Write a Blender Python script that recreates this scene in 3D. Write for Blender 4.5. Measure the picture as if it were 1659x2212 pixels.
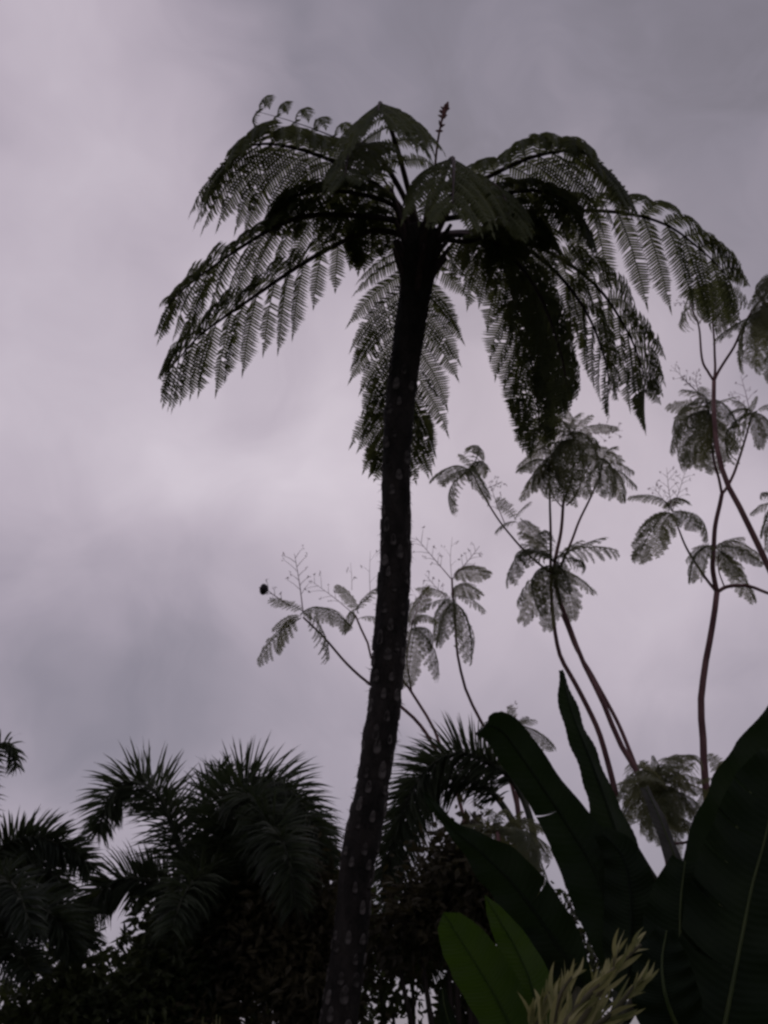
import bpy, math, random
import numpy as np
from mathutils import Vector, Matrix, noise

random.seed(7); np.random.seed(7)
for o in list(bpy.data.objects): bpy.data.objects.remove(o)
scene = bpy.context.scene
COL = scene.collection
R = math.radians

# ------------------------------------------------------------------ camera
PITCH = R(30.0); HALF = R(28.0); EYE = 1.6
cam = bpy.data.cameras.new('camera'); camo = bpy.data.objects.new('camera', cam); COL.objects.link(camo)
camo.location = (0, 0, EYE); camo.rotation_euler = (R(90) + PITCH, 0, 0)
cam.sensor_fit = 'VERTICAL'; cam.sensor_height = 24.0; cam.lens = 12.0 / math.tan(HALF)
cam.clip_start = 0.05; cam.clip_end = 2000
scene.camera = camo
scene.render.resolution_x = 768; scene.render.resolution_y = 1024
F = 1106.0 / math.tan(HALF)
FWD = np.array((0, math.cos(PITCH), math.sin(PITCH))); UPV = np.array((0, -math.sin(PITCH), math.cos(PITCH)))
def ray(px, py):
    return np.array((1.0, 0, 0)) * ((px - 829.5) / F) + UPV * ((1106 - py) / F) + FWD
def at(px, py, Y):
    "the point of the place, Y metres in front of the viewer, that is seen at px, py of the 1659 x 2212 photograph"
    d = ray(px, py); return np.array((0, 0, EYE)) + d * (Y / d[1])

# ------------------------------------------------------------------ view
vs = scene.view_settings
vs.view_transform = 'Standard'; vs.look = 'None'; vs.gamma = 1; vs.exposure = 0.0; vs.use_curve_mapping = False
scene.render.engine = 'CYCLES'
try: scene.cycles.filter_width = 2.7
except Exception: pass
scene.cycles.max_bounces = 5; scene.cycles.diffuse_bounces = 3; scene.cycles.glossy_bounces = 2; scene.cycles.transmission_bounces = 3

# ------------------------------------------------------------------ world: overcast dusk sky
SUN_EL, SUN_AZ = R(38), R(12)
world = bpy.data.worlds.new('World'); scene.world = world; world.use_nodes = True
nt = world.node_tree; nt.nodes.clear(); N = nt.nodes.new; LK = nt.links.new
wout = N('ShaderNodeOutputWorld'); bg = N('ShaderNodeBackground'); LK(bg.outputs[0], wout.inputs[0])
bg.inputs['Strength'].default_value = 0.10
sky = N('ShaderNodeTexSky'); sky.sky_type = 'NISHITA'; sky.sun_disc = False
sky.sun_elevation = SUN_EL; sky.sun_rotation = SUN_AZ
tc = N('ShaderNodeTexCoord')
def vmath(op, a, b=None):
    n = N('ShaderNodeVectorMath'); n.operation = op
    for i, v in enumerate((a, b)):
        if v is None: continue
        if hasattr(v, 'links'): LK(v, n.inputs[i])
        else: n.inputs[i].default_value = v
    return n
def smath(op, a, b=None, c=None):
    n = N('ShaderNodeMath'); n.operation = op
    for i, v in enumerate((a, b, c)):
        if v is None: continue
        if hasattr(v, 'links'): LK(v, n.inputs[i])
        else: n.inputs[i].default_value = v
    return n.outputs[0]
dirn = vmath('NORMALIZE', tc.outputs['Generated']).outputs[0]
# the cloud layer, warped by noise
wn = N('ShaderNodeTexNoise'); LK(dirn, wn.inputs['Vector']); wn.inputs['Scale'].default_value = 3.2; wn.inputs['Detail'].default_value = 3.5
off = vmath('SUBTRACT', wn.outputs['Color'], (0.5, 0.5, 0.5)).outputs[0]
offs = N('ShaderNodeVectorMath'); offs.operation = 'SCALE'; LK(off, offs.inputs[0]); offs.inputs['Scale'].default_value = 0.36
warp = vmath('ADD', dirn, offs.outputs[0]).outputs[0]
warpn = vmath('NORMALIZE', warp).outputs[0]
cn = N('ShaderNodeTexNoise'); LK(warp, cn.inputs['Vector']); cn.inputs['Scale'].default_value = 3.0; cn.inputs['Detail'].default_value = 3.0; cn.inputs['Roughness'].default_value = 0.5
c2 = N('ShaderNodeTexNoise'); LK(warp, c2.inputs['Vector']); c2.inputs['Scale'].default_value = 7.5; c2.inputs['Detail'].default_value = 4.0; c2.inputs['Roughness'].default_value = 0.55; c2.inputs['Distortion'].default_value = .4
val = smath('MULTIPLY_ADD', cn.outputs['Fac'], 0.16, 0.222)
val = smath('MULTIPLY_ADD', c2.outputs['Fac'], 0.19, val)
# overcast falls off towards the horizon
sepz = N('ShaderNodeSeparateXYZ'); LK(dirn, sepz.inputs[0])
hz = N('ShaderNodeMapRange'); LK(sepz.outputs['Z'], hz.inputs['Value']); hz.inputs['From Min'].default_value = -0.05; hz.inputs['From Max'].default_value = 0.42
hz.inputs['To Min'].default_value = 0.68; hz.inputs['To Max'].default_value = 1.0
# thick and thin places of the cloud deck (direction, half width in degrees, change)
LOBES = [((60, 60), 11, .07), ((330, 120), 7, .09), ((420, 60), 7, -.04), ((1250, 60), 16, -.03), ((1500, 330), 13, -.09), ((1050, 250), 7, .025), ((700, 250), 9, -.04),
         ((60, 330), 8, .03), ((60, 560), 8, -.05), ((300, 900), 13, .09), ((620, 880), 9, .05), ((200, 720), 7, .05), ((760, 800), 6, -.03), ((1120, 1050), 12, .10), ((1480, 720), 9, .05),
         ((110, 1390), 8, -.12), ((360, 1400), 7, -.08), ((110, 1010), 9, .08), ((250, 1640), 10, .07), ((560, 1150), 7, .05), ((1250, 1500), 12, .04), ((1600, 1350), 9, .03), ((500, 1480), 10, .02), ((100, 1780), 12, .03)]
for (p, rad, amp) in LOBES:
    d = ray(*p); d = d / np.linalg.norm(d)
    dt = vmath('DOT_PRODUCT', warpn, tuple(d)).outputs['Value']
    mr = N('ShaderNodeMapRange'); mr.interpolation_type = 'SMOOTHERSTEP'; LK(dt, mr.inputs['Value'])
    mr.inputs['From Min'].default_value = math.cos(R(rad * 1.55)); mr.inputs['From Max'].default_value = 1.0
    mr.inputs['To Min'].default_value = 0; mr.inputs['To Max'].default_value = amp * 1.2
    val = smath('ADD', val, mr.outputs[0])
val = smath('MULTIPLY', val, hz.outputs[0])
ramp = N('ShaderNodeValToRGB'); LK(val, ramp.inputs[0])
e = ramp.color_ramp.elements
e[0].position = 0.0; e[0].color = (0, 0, 0, 1)
e[1].position = 0.16; e[1].color = (.150, .140, .160, 1)
for p, c in ((.30, (.280, .256, .312)), (.42, (.418, .368, .440)), (.55, (.56, .49, .57)), (1.0, (1, .91, .99))):
    q = e.new(p); q.color = (*c, 1)
cl = N('ShaderNodeVectorMath'); cl.operation = 'SCALE'; LK(ramp.outputs[0], cl.inputs[0]); cl.inputs['Scale'].default_value = 8.8
mx = N('ShaderNodeMix'); mx.data_type = 'RGBA'; mx.inputs[0].default_value = 0.96
LK(sky.outputs[0], mx.inputs[6]); LK(cl.outputs[0], mx.inputs[7]); LK(mx.outputs[2], bg.inputs['Color'])

sun = bpy.data.lights.new('sun', 'SUN'); suno = bpy.data.objects.new('sun', sun); COL.objects.link(suno)
sun.energy = 0.25; sun.angle = R(40); sun.color = (1, .95, .92)
# the sun stands behind the cloud, beyond the tree
sd = Vector((math.sin(SUN_AZ) * math.cos(SUN_EL), math.cos(SUN_AZ) * math.cos(SUN_EL), math.sin(SUN_EL)))
suno.rotation_euler = sd.to_track_quat('Z', 'Y').to_euler(); suno.location = (0, 0, 30)

# ------------------------------------------------------------------ materials
def material(name, c1, c2, scale=8.0, rough=0.6, trans=None, transf=0.3, bump=0.0, spec=0.3, per_object=0.25, coords='Object', bumpscale=None, stretch=None):
    m = bpy.data.materials.new(name); m.use_nodes = True; t = m.node_tree; b = t.nodes['Principled BSDF']; out = t.nodes['Material Output']
    co = t.nodes.new('ShaderNodeTexCoord'); vec = co.outputs[coords]
    if stretch:
        mp = t.nodes.new('ShaderNodeMapping'); mp.inputs['Scale'].default_value = stretch; t.links.new(vec, mp.inputs[0]); vec = mp.outputs[0]
    n = t.nodes.new('ShaderNodeTexNoise'); n.inputs['Scale'].default_value = scale; n.inputs['Detail'].default_value = 5; t.links.new(vec, n.inputs['Vector'])
    oi = t.nodes.new('ShaderNodeObjectInfo')
    ad = t.nodes.new('ShaderNodeMath'); ad.operation = 'MULTIPLY_ADD'; t.links.new(oi.outputs['Random'], ad.inputs[0]); ad.inputs[1].default_value = per_object
    sb = t.nodes.new('ShaderNodeMath'); sb.operation = 'SUBTRACT'; t.links.new(n.outputs['Fac'], sb.inputs[0]); sb.inputs[1].default_value = per_object / 2
    t.links.new(sb.outputs[0], ad.inputs[2])
    rp = t.nodes.new('ShaderNodeValToRGB'); rp.color_ramp.elements[0].position = .34; rp.color_ramp.elements[1].position = .66
    rp.color_ramp.elements[0].color = (*c1, 1); rp.color_ramp.elements[1].color = (*c2, 1); t.links.new(ad.outputs[0], rp.inputs[0])
    t.links.new(rp.outputs[0], b.inputs['Base Color']); b.inputs['Roughness'].default_value = rough; b.inputs['Specular IOR Level'].default_value = spec
    if bump:
        n2 = t.nodes.new('ShaderNodeTexNoise'); n2.inputs['Scale'].default_value = bumpscale or scale * 4; n2.inputs['Detail'].default_value = 6; t.links.new(vec, n2.inputs['Vector'])
        bp = t.nodes.new('ShaderNodeBump'); bp.inputs['Strength'].default_value = bump; bp.inputs['Distance'].default_value = .02
        t.links.new(n2.outputs['Fac'], bp.inputs['Height']); t.links.new(bp.outputs[0], b.inputs['Normal'])
    if trans:
        tb = t.nodes.new('ShaderNodeBsdfTranslucent'); tb.inputs['Color'].default_value = (*trans, 1)
        ms = t.nodes.new('ShaderNodeMixShader'); ms.inputs[0].default_value = transf
        t.links.new(b.outputs[0], ms.inputs[1]); t.links.new(tb.outputs[0], ms.inputs[2]); t.links.new(ms.outputs[0], out.inputs[0])
    return m
M = {
 'ground': material('grass_ground', (.018, .026, .010), (.04, .05, .02), 3, .9, bump=.6),
 'fern_trunk': material('fern_trunk_bark', (.009, .008, .007), (.033, .028, .025), 9, .95, bump=1.0, bumpscale=60, stretch=(1, 1, .35), per_object=0),
 'scar': material('leaf_scar', (.022, .019, .017), (.135, .122, .114), 14, .9, bump=.6, bumpscale=90, per_object=.3),
 'fibre': material('root_fibre', (.012, .009, .008), (.03, .022, .018), 20, .95),
 'fern_rachis': material('fern_rachis', (.022, .013, .014), (.05, .028, .026), 15, .7),
 'pinna': material('fern_pinna', (.042, .056, .032), (.090, .110, .046), 5, .6, trans=(.15, .165, .055), transf=.42, per_object=.35),
 'crozier': material('fern_crozier', (.09, .035, .035), (.14, .06, .05), 15, .8),
 'flame_bark': material('flame_tree_bark', (.11, .052, .056), (.21, .115, .112), 10, .85, bump=.4, stretch=(1, 1, .3)),
 'flame_leaf': material('flame_tree_leaf', (.045, .058, .028), (.105, .115, .052), 4, .6, trans=(.22, .22, .095), transf=.45, per_object=.5),
 'palm_leaf': material('palm_leaflet', (.018, .027, .018), (.044, .060, .030), 3, .6, trans=(.06, .078, .03), transf=.3, per_object=.3),
 'palm_rachis': material('palm_rachis', (.02, .026, .014), (.045, .05, .028), 10, .6),
 'palm_trunk': material('palm_trunk', (.04, .038, .034), (.10, .095, .085), 6, .9, bump=.6, stretch=(1, 1, 4)),
 'banana': material('banana_leaf', (.006, .013, .006), (.015, .026, .010), 4, .66, trans=(.020, .036, .008), transf=.3, spec=.15, per_object=.3),
 'banana_young': material('young_banana_leaf', (.018, .044, .006), (.036, .070, .009), 4, .55, trans=(.065, .125, .010), transf=.45, spec=.2),
 'banana_rib': material('banana_midrib', (.035, .055, .015), (.065, .088, .025), 10, .5, trans=(.08, .12, .03), transf=.2),
 'banana_stem': material('banana_pseudostem', (.022, .030, .014), (.06, .055, .03), 6, .6, bump=.3, stretch=(1, 1, .2)),
 'banana_dry': material('dry_banana_sheath', (.05, .05, .045), (.10, .10, .09), 8, .8, trans=(.06, .06, .05), transf=.2),
 'croton': material('pale_croton_leaf', (.09, .11, .03), (.40, .38, .18), 9, .6, trans=(.32, .31, .12), transf=.35, per_object=.35),
 'croton_stem': material('croton_stem', (.05, .05, .03), (.10, .09, .05), 10, .8),
 'broad_leaf': material('broad_leaf', (.024, .034, .016), (.065, .080, .030), 2.2, .55, trans=(.09, .11, .03), transf=.3, per_object=.3),
 'brown_leaf': material('bronze_leaf', (.034, .030, .019), (.082, .072, .036), 2.2, .6, trans=(.09, .08, .032), transf=.3, per_object=.3),
 'bark': material('bark', (.025, .02, .017), (.06, .05, .042), 6, .9, bump=.7, stretch=(1, 1, .3)),
 'grass': material('grass_blade', (.08, .10, .03), (.26, .26, .13), 6, .7, trans=(.2, .22, .08), transf=.35, per_object=.4),
 'pod': material('seed_pod', (.012, .008, .014), (.03, .02, .03), 10, .6),
}

# ------------------------------------------------------------------ mesh helpers
class MB:
    def __init__(s): s.v = []; s.f = []
    def add(s, v, f):
        n = len(s.v); s.v.extend([tuple(map(float, x)) for x in v]); s.f.extend([tuple(i + n for i in q) for q in f])
    def tube(s, pts, rad, n=6, cap=True):
        pts = np.asarray(pts, float); rad = np.broadcast_to(np.asarray(rad, float), (len(pts),)) if np.ndim(rad) == 0 else np.asarray(rad, float)
        T, Nn, B = frames(pts); k = len(pts); v = []
        for i in range(k):
            for j in range(n):
                a = 2 * math.pi * j / n; v.append(pts[i] + rad[i] * (math.cos(a) * Nn[i] + math.sin(a) * B[i]))
        f = [(i * n + j, i * n + (j + 1) % n, (i + 1) * n + (j + 1) % n, (i + 1) * n + j) for i in range(k - 1) for j in range(n)]
        if cap: f += [tuple(range(n))[::-1], tuple((k - 1) * n + j for j in range(n))]
        s.add(v, f)
    def mesh(s, name, smooth=True):
        m = bpy.data.meshes.new(name); m.from_pydata(s.v, [], s.f); m.update()
        if smooth: m.polygons.foreach_set('use_smooth', [True] * len(m.polygons))
        return m
    def build(s, name, mat, parent=None, origin=None, smooth=True):
        if origin is not None:
            o = np.asarray(origin); s.v = [(x - o[0], y - o[1], z - o[2]) for x, y, z in s.v]
        m = s.mesh(name, smooth); m.materials.append(M[mat])
        ob = bpy.data.objects.new(name, m); COL.objects.link(ob)
        if parent is not None: ob.parent = parent
        elif origin is not None: ob.location = origin
        return ob
def nrm(v):
    return v / (np.linalg.norm(v) + 1e-12)
def spline(c, n):
    "Catmull-Rom through the points, resampled evenly"
    c = np.asarray(c, float)
    if len(c) == 2: return c[0] + (c[1] - c[0]) * np.linspace(0, 1, n)[:, None]
    P = np.vstack([2 * c[0] - c[1], c, 2 * c[-1] - c[-2]]); out = []
    for i in range(1, len(P) - 2):
        for t in np.linspace(0, 1, 14, endpoint=False):
            out.append(.5 * ((2 * P[i]) + (-P[i-1] + P[i+1]) * t + (2*P[i-1] - 5*P[i] + 4*P[i+1] - P[i+2]) * t*t + (-P[i-1] + 3*P[i] - 3*P[i+1] + P[i+2]) * t**3))
    out.append(P[-2]); out = np.array(out)
    d = np.r_[0, np.cumsum(np.linalg.norm(np.diff(out, axis=0), axis=1))]; u = np.linspace(0, d[-1], n)
    return np.stack([np.interp(u, d, out[:, k]) for k in range(out.shape[1])], 1)
def frames(pts):
    "tangent, upper-side normal and side vector, carried along the curve from its most level point"
    T = np.gradient(pts, axis=0); T /= np.linalg.norm(T, axis=1)[:, None] + 1e-12
    k0 = int(np.argmin(np.abs(T[:, 2]))); Nn = np.zeros_like(T); z = np.array((0, 0, 1.0))
    if abs(T[k0][2]) > .999: z = np.array((0, 1.0, 0))
    Nn[k0] = nrm(z - T[k0] * np.dot(z, T[k0]))
    for i in range(k0 + 1, len(T)): Nn[i] = nrm(Nn[i-1] - T[i] * np.dot(Nn[i-1], T[i]))
    for i in range(k0 - 1, -1, -1): Nn[i] = nrm(Nn[i+1] - T[i] * np.dot(Nn[i+1], T[i]))
    return T, Nn, np.cross(T, Nn)
def thing(name, loc, label, cat, group=None):
    o = bpy.data.objects.new(name, None); COL.objects.link(o); o.location = tuple(map(float, loc)); o.empty_display_size = .2
    o['label'] = label; o['category'] = cat
    if group: o['group'] = group
    return o
def base(o): return np.array(o.location)
def PX(pts): return [at(*p) for p in pts]

# ------------------------------------------------------------------ ground
g = MB(); n = 60; S = 600
xs = np.linspace(-1, 1, n); xs = np.sign(xs) * np.abs(xs) ** 2.2 * S
g.add([(x, y, 0.03 * noise.noise((x * .3, y * .3, 0)) if abs(x) + abs(y) < 60 else 0) for y in xs for x in xs],
      [(j * n + i, j * n + i + 1, (j + 1) * n + i + 1, (j + 1) * n + i) for j in range(n - 1) for i in range(n - 1)])
go = g.build('ground', 'ground'); go['kind'] = 'structure'

# ------------------------------------------------------------------ tree fern
def fern_Y(py):
    "the trunk leans towards the viewer: 7.5 m away at the foot, 6 m at the crown"
    d = ray(829.5, py); te = d[2] / d[1]; k = 1.5 / 7.86
    return (7.5 - k * EYE) / (1 + k * te)
TR = [(500, 908, 38), (560, 905, 40), (640, 896, 35), (720, 884, 34), (820, 870, 33), (900, 862, 33), (1000, 856, 31), (1100, 856, 33), (1200, 854, 34), (1300, 848, 36), (1400, 841, 36.5),
      (1500, 833, 35), (1600, 820, 37.5), (1700, 805, 36), (1800, 785, 40), (1900, 768, 37), (2000, 760, 38), (2100, 747, 39), (2212, 732, 42)]
tc_, tr_ = [], []
for (py, px, hw) in TR:
    Y = fern_Y(py); p = at(px, py, Y); dep = np.dot(p - np.array((0, 0, EYE)), FWD); tc_.append(p); tr_.append(hw * dep / F)
b0 = tc_[-1] + (tc_[-1] - tc_[-3]) / (tc_[-3][2] - tc_[-1][2]) * tc_[-1][2]; b0[2] = -.05
tc_.append((tc_[-1] + b0) / 2); tr_.append(tr_[-1] * 1.08); tc_.append(b0); tr_.append(tr_[-1] * 1.25)
ctrl = np.column_stack([np.array(tc_)[::-1], np.array(tr_)[::-1]])
tp = spline(ctrl, 260); TC, TRAD = tp[:, :3], tp[:, 3]
fern = thing('tree_fern', (b0[0], b0[1], 0), 'tall tree fern with slender dark leaning trunk and spreading crown of feathery fronds', 'tree fern')
FB = base(fern)
Tt, Tn, Tb = frames(TC)
mb = MB(); ns = 40; v = []
for i in range(len(TC)):
    for j in range(ns):
        a = 2 * math.pi * j / ns; d = math.cos(a) * Tn[i] + math.sin(a) * Tb[i]; q = TC[i] + d * TRAD[i]
        r = TRAD[i] * .97 * (1 + .05 * noise.noise(Vector(q) * 4) + .05 * noise.noise(Vector(q) * 17) + .045 * noise.noise(Vector((q[0] * 45, q[1] * 45, q[2] * 14))))
        v.append(TC[i] + d * r)
k = len(TC)
mb.add(v, [(i * ns + j, i * ns + (j + 1) % ns, (i + 1) * ns + (j + 1) % ns, (i + 1) * ns + j) for i in range(k - 1) for j in range(ns)] + [tuple((k - 1) * ns + j for j in range(ns))])
trunk = mb.build('trunk', 'fern_trunk', fern, FB)
# oval scars where old fronds fell, and loose root fibres
sm = MB(); ring = 11
def ov(rx, rz, y): return [(rx * math.cos(2 * math.pi * i / ring), y, rz * math.sin(2 * math.pi * i / ring) - .012 * math.cos(4 * math.pi * i / ring)) for i in range(ring)]
sv = ov(.050, .080, -.016) + ov(.040, .064, .007) + ov(.030, .050, .004) + [(0, .001, 0)]
sf = [(q * ring + i, q * ring + (i + 1) % ring, (q + 1) * ring + (i + 1) % ring, (q + 1) * ring + i) for q in range(2) for i in range(ring)] + [(2 * ring + i, 2 * ring + (i + 1) % ring, 3 * ring) for i in range(ring)]
sm.add(sv, sf); smesh = sm.mesh('leaf_scar'); smesh.materials.append(M['scar'])
row = 0; zz = .35
while zz < 6.6:
    i = int(np.argmin(np.abs(TC[:, 2] - zz)))
    for j in range(6):
        a = 2 * math.pi * (j + (row % 2) * .5 + row * .07) / 6 + random.uniform(-.14, .14)
        if random.random() < .10 + (.5 if zz > 5.2 else 0): continue
        i2 = min(len(TC) - 2, max(1, i + random.randint(-1, 1)))
        d = math.cos(a) * Tn[i2] + math.sin(a) * Tb[i2]; t = Tt[i2]; x = np.cross(d, t); s = random.uniform(.5, .82) * TRAD[i2] / .145; e3 = random.uniform(1.0, 1.45)
        m = Matrix(((x[0] * s, d[0], t[0] * s * e3, 0), (x[1] * s, d[1], t[1] * s * e3, 0), (x[2] * s, d[2], t[2] * s * e3, 0), (0, 0, 0, 1)))
        p = TC[i2] + d * TRAD[i2] * .975 - FB; m.translation = p
        o = bpy.data.objects.new('leaf_scar', smesh); COL.objects.link(o); o.parent = trunk; o.matrix_local = m
    row += 1; zz += .128
mb = MB()
for q in range(900):
    i = random.randint(5, len(TC) - 6); a = random.uniform(0, 6.283); d = math.cos(a) * Tn[i] + math.sin(a) * Tb[i]; sdv = np.cross(d, Tt[i])
    p = TC[i] + d * TRAD[i] * .95; L = random.uniform(.015, .05) * (2.2 if random.random() < .05 else 1)
    e2 = p + d * L + Tt[i] * random.uniform(-.06, .03) + sdv * random.uniform(-.03, .03); w = .003
    mb.add([p - sdv * w, p + sdv * w, e2, p + Tt[i] * w * 2], [(0, 1, 2), (0, 3, 2)])
fo = mb.build('root_fibres', 'fibre', trunk, FB); fo['kind'] = 'stuff'

def pinna_geo(mb, p0, d0, up0, L, droop, wid, spacing=.025, K=14, curl=0.0):
    "one pinna: its own stalk bends under its weight, pinnules stand in two combs"
    P = [p0]; D = [nrm(d0)]; U = [nrm(up0 - D[0] * np.dot(up0, D[0]))]; st = L / K; gz = np.array((0, 0, -1.0))
    for i in range(K):
        d = nrm(D[-1] + gz * droop / K * (0.5 + 1.2 * i / K) + (-U[-1]) * curl / K)
        u = nrm(U[-1] - d * np.dot(U[-1], d)); P.append(P[-1] + d * st); D.append(d); U.append(u)
    P = np.array(P); D = np.array(D); U = np.array(U); Cc = np.cross(D, U)
    # stalk
    r = np.linspace(.006, .0015, K + 1) * (.5 + .5 * L / .85); v = []; f = []
    for i in range(K + 1): v += [P[i] + Cc[i] * r[i], P[i] - Cc[i] * r[i], P[i] - U[i] * r[i] * 1.6]
    for i in range(K):
        a = i * 3
        for j in range(3): f.append((a + j, a + (j + 1) % 3, a + 3 + (j + 1) % 3, a + 3 + j))
    mb.add(v, f)
    n = max(5, int(L / spacing)); s = (np.arange(n) + .6) / n; x = s * K
    ii = np.arange(K + 1)
    def ip(A): return np.stack([np.interp(x, ii, A[:, k]) for k in range(3)], 1)
    p = ip(P); d = ip(D); c = ip(Cc); u = ip(U)
    prof = np.minimum(1, .55 + s * 5) * np.where(s < .62, 1, np.clip(1 - (s - .62) / .34, .06, 1) ** .8)
    V = []; Fc = []
    hw = L / n * .43
    for sd in (1, -1):
        l = wid * prof * np.random.uniform(.86, 1.08, n); fw = .42 + np.random.uniform(-.06, .06, n); dr = .22 + np.random.uniform(-.1, .2, n)
        q = c * sd + d * fw[:, None] - u * dr[:, None]; q /= np.linalg.norm(q, axis=1)[:, None]
        tip = p + q * l[:, None] - u * (l * .18)[:, None]; mid = p + q * (l * .6)[:, None]; h = np.minimum(hw, l * .35)[:, None]
        for i in range(n):
            if random.random() < .035: continue
            b = len(V); V += [p[i] - d[i] * h[i], p[i] + d[i] * h[i], mid[i] + d[i] * h[i] * .8, tip[i], mid[i] - d[i] * h[i] * .8]
            Fc.append((b, b + 1, b + 2, b + 3, b + 4))
    # drawn out tip
    b = len(V); V += [P[-2] + Cc[-2] * .012, P[-2] - Cc[-2] * .012, P[-1] + D[-1] * .05 * L]; Fc.append((b, b + 1, b + 2))
    mb.add(V, Fc)

def fern_frond(pts, Lmax=.82, npin=17, t0=.16, droop=1.5, single=True, rbase=.026, wid=.132, tipdir=.9, label=None, lift=.15, curl=0, prune=None, ridge=False, a0=12, a1=40):
    c = spline(PX(pts), 90); T, Nn, B = frames(c); s = np.linspace(0, 1, 90)
    L0 = np.sum(np.linalg.norm(np.diff(c, axis=0), axis=1))
    mb = MB(); mb.tube(c, rbase * (1 - s) ** .8 + .003, 7); fr = mb.build('frond', 'fern_rachis', fern, FB)
    if label: fr['label'] = label
    joint = MB(); u = np.linspace(0, 1, npin); ts = t0 + (.985 - t0) * (1 - (1 - u) ** 1.3)
    for sd in (1, -1):
        for kx, t in enumerate(ts):
            if random.random() < .008: continue
            t = min(.99, max(0, t + random.uniform(-.006, .006))); x = t * 89; i = int(x); i1 = min(89, i + 1); fx = x - i
            p = c[i] * (1 - fx) + c[i1] * fx; uu = (t - t0) / (1 - t0)
            prof = (.50 + .50 * min(1, uu / .28)) * (1 - max(0, (uu - .50) / .50) ** 2.4 * .62)
            L = Lmax * prof * random.uniform(.9, 1.08)
            if prune and prune(uu, sd): L *= prune(uu, sd)
            a = R(a0 + (a1 - a0) * uu ** 1.2 + random.uniform(-7, 7))
            d = B[i] * sd * math.cos(a) + T[i] * math.sin(a) + Nn[i] * (lift + random.uniform(-.06, .06))
            m2 = joint if not single else MB(); dk = 1.0
            if not ridge and d[1] < -.15:      # pinnae on the viewer's side are shorter and arch over
                L *= .74; dk = 1.5; d = d + Nn[i] * .2
            elif not ridge: dk = 1.1
            pinna_geo(m2, p, d, Nn[i] + B[i] * random.uniform(-.25, .25) + T[i] * random.uniform(-.45, .15), L, droop * dk * random.uniform(.82, 1.2) * (.6 + .4 * prof), wid * (.42 + .58 * prof), curl=curl)
            if single: m2.build('pinna', 'pinna', fr, FB, smooth=False)
    if not single:
        o = joint.build('pinnae', 'pinna', fr, FB, smooth=False); o['kind'] = 'stuff'
    return fr

C0 = (908, 520, 6.03)
# side fronds, seen clear against the sky
fern_frond([(918, 520, 6.0), (945, 478, 6.0), (1080, 462, 5.98), (1300, 456, 5.95), (1430, 482, 5.95), (1520, 545, 5.95), (1580, 605, 5.9)], .92, 13, .20, 2.0, wid=.128)
fern_frond([(915, 510, 6.0), (955, 440, 5.9), (1050, 385, 5.65), (1140, 343, 5.4), (1220, 326, 5.2), (1278, 336, 5.02), (1302, 372, 4.92)], .88, 16, .20, 2.2, wid=.122)
fern_frond([(895, 510, 6.0), (850, 430, 5.85), (760, 368, 5.6), (665, 328, 5.35), (580, 311, 5.16), (520, 322, 5.02), (492, 352, 4.94)], .96, 17, .2, 2.2, wid=.125)
fern_frond([(893, 515, 6.0), (850, 476, 5.95), (690, 464, 5.8), (600, 488, 5.7), (500, 548, 5.6), (412, 612, 5.5), (365, 655, 5.4)], .70, 15, .2, 2.0, wid=.11)
fern_frond([(888, 530, 6.05), (860, 505, 6.05), (800, 500, 6.1), (740, 522, 6.15), (650, 572, 6.15), (550, 640, 6.15), (440, 718, 6.1), (390, 770, 6.05), (362, 805, 6.0)], .72, 16, .2, 2.0, wid=.115)
fern_frond([(904, 540, 6.15), (900, 515, 6.4), (893, 560, 6.9), (884, 660, 7.35), (874, 780, 7.7), (862, 890, 8.0), (852, 985, 8.2)], .88, 19, .14, 1.0, lift=.05, wid=.15, a0=32, a1=48)
fern_frond([(925, 540, 6.1), (960, 508, 6.2), (1060, 510, 6.4), (1180, 542, 6.5), (1285, 615, 6.55), (1352, 710, 6.6), (1385, 790, 6.6), (1395, 850, 6.55)], .86, 15, .2, 2.0, wid=.125)
# fronds that overlap in the dark heart of the crown
X = dict(single=False)
fern_frond([(922, 540, 6.08), (958, 506, 6.18), (1060, 508, 6.38), (1170, 560, 6.5), (1258, 660, 6.55), (1305, 770, 6.55), (1318, 850, 6.5)], .62, 11, .2, 1.9, wid=.095, **X)
fern_frond([(908, 510, 6.0), (885, 420, 5.8), (855, 310, 5.4), (828, 236, 4.95), (820, 222, 4.65), (817, 240, 4.35)], .76, 13, .2, 1.9, lift=-.38, ridge=True, wid=.095, **X)
fern_frond([(905, 510, 6.0), (870, 420, 5.85), (820, 340, 5.5), (780, 310, 5.1), (755, 330, 4.8), (745, 380, 4.6)], .48, 10, .2, 1.8, lift=-.1, ridge=True, wid=.09, **X)
fern_frond([(912, 510, 6.0), (940, 430, 5.75), (965, 362, 5.4), (978, 342, 5.0), (980, 372, 4.65), (978, 440, 4.45)], .66, 12, .18, 1.9, lift=-.3, ridge=True, wid=.085, **X)
fern_frond([(922, 545, 6.1), (950, 515, 6.25), (1010, 512, 6.55), (1080, 565, 6.9), (1130, 690, 7.2), (1155, 830, 7.35), (1168, 940, 7.35)], .66, 20, .2, 1.7, **X)
fern_frond([(922, 545, 6.1), (950, 512, 6.2), (1020, 508, 6.4), (1100, 560, 6.7), (1160, 670, 6.9), (1195, 790, 7.0), (1205, 870, 7.0)], .62, 20, .2, 1.8, **X)
fern_frond([(922, 540, 6.08), (955, 508, 6.15), (1060, 520, 6.35), (1150, 610, 6.5), (1205, 740, 6.55), (1228, 850, 6.5)], .58, 14, .2, 2.0, **X)
fern_frond([(915, 520, 6.0), (960, 455, 5.95), (1060, 425, 5.8), (1160, 412, 5.65), (1235, 440, 5.5), (1260, 490, 5.4)], .56, 18, .2, 1.9, **X)
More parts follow.
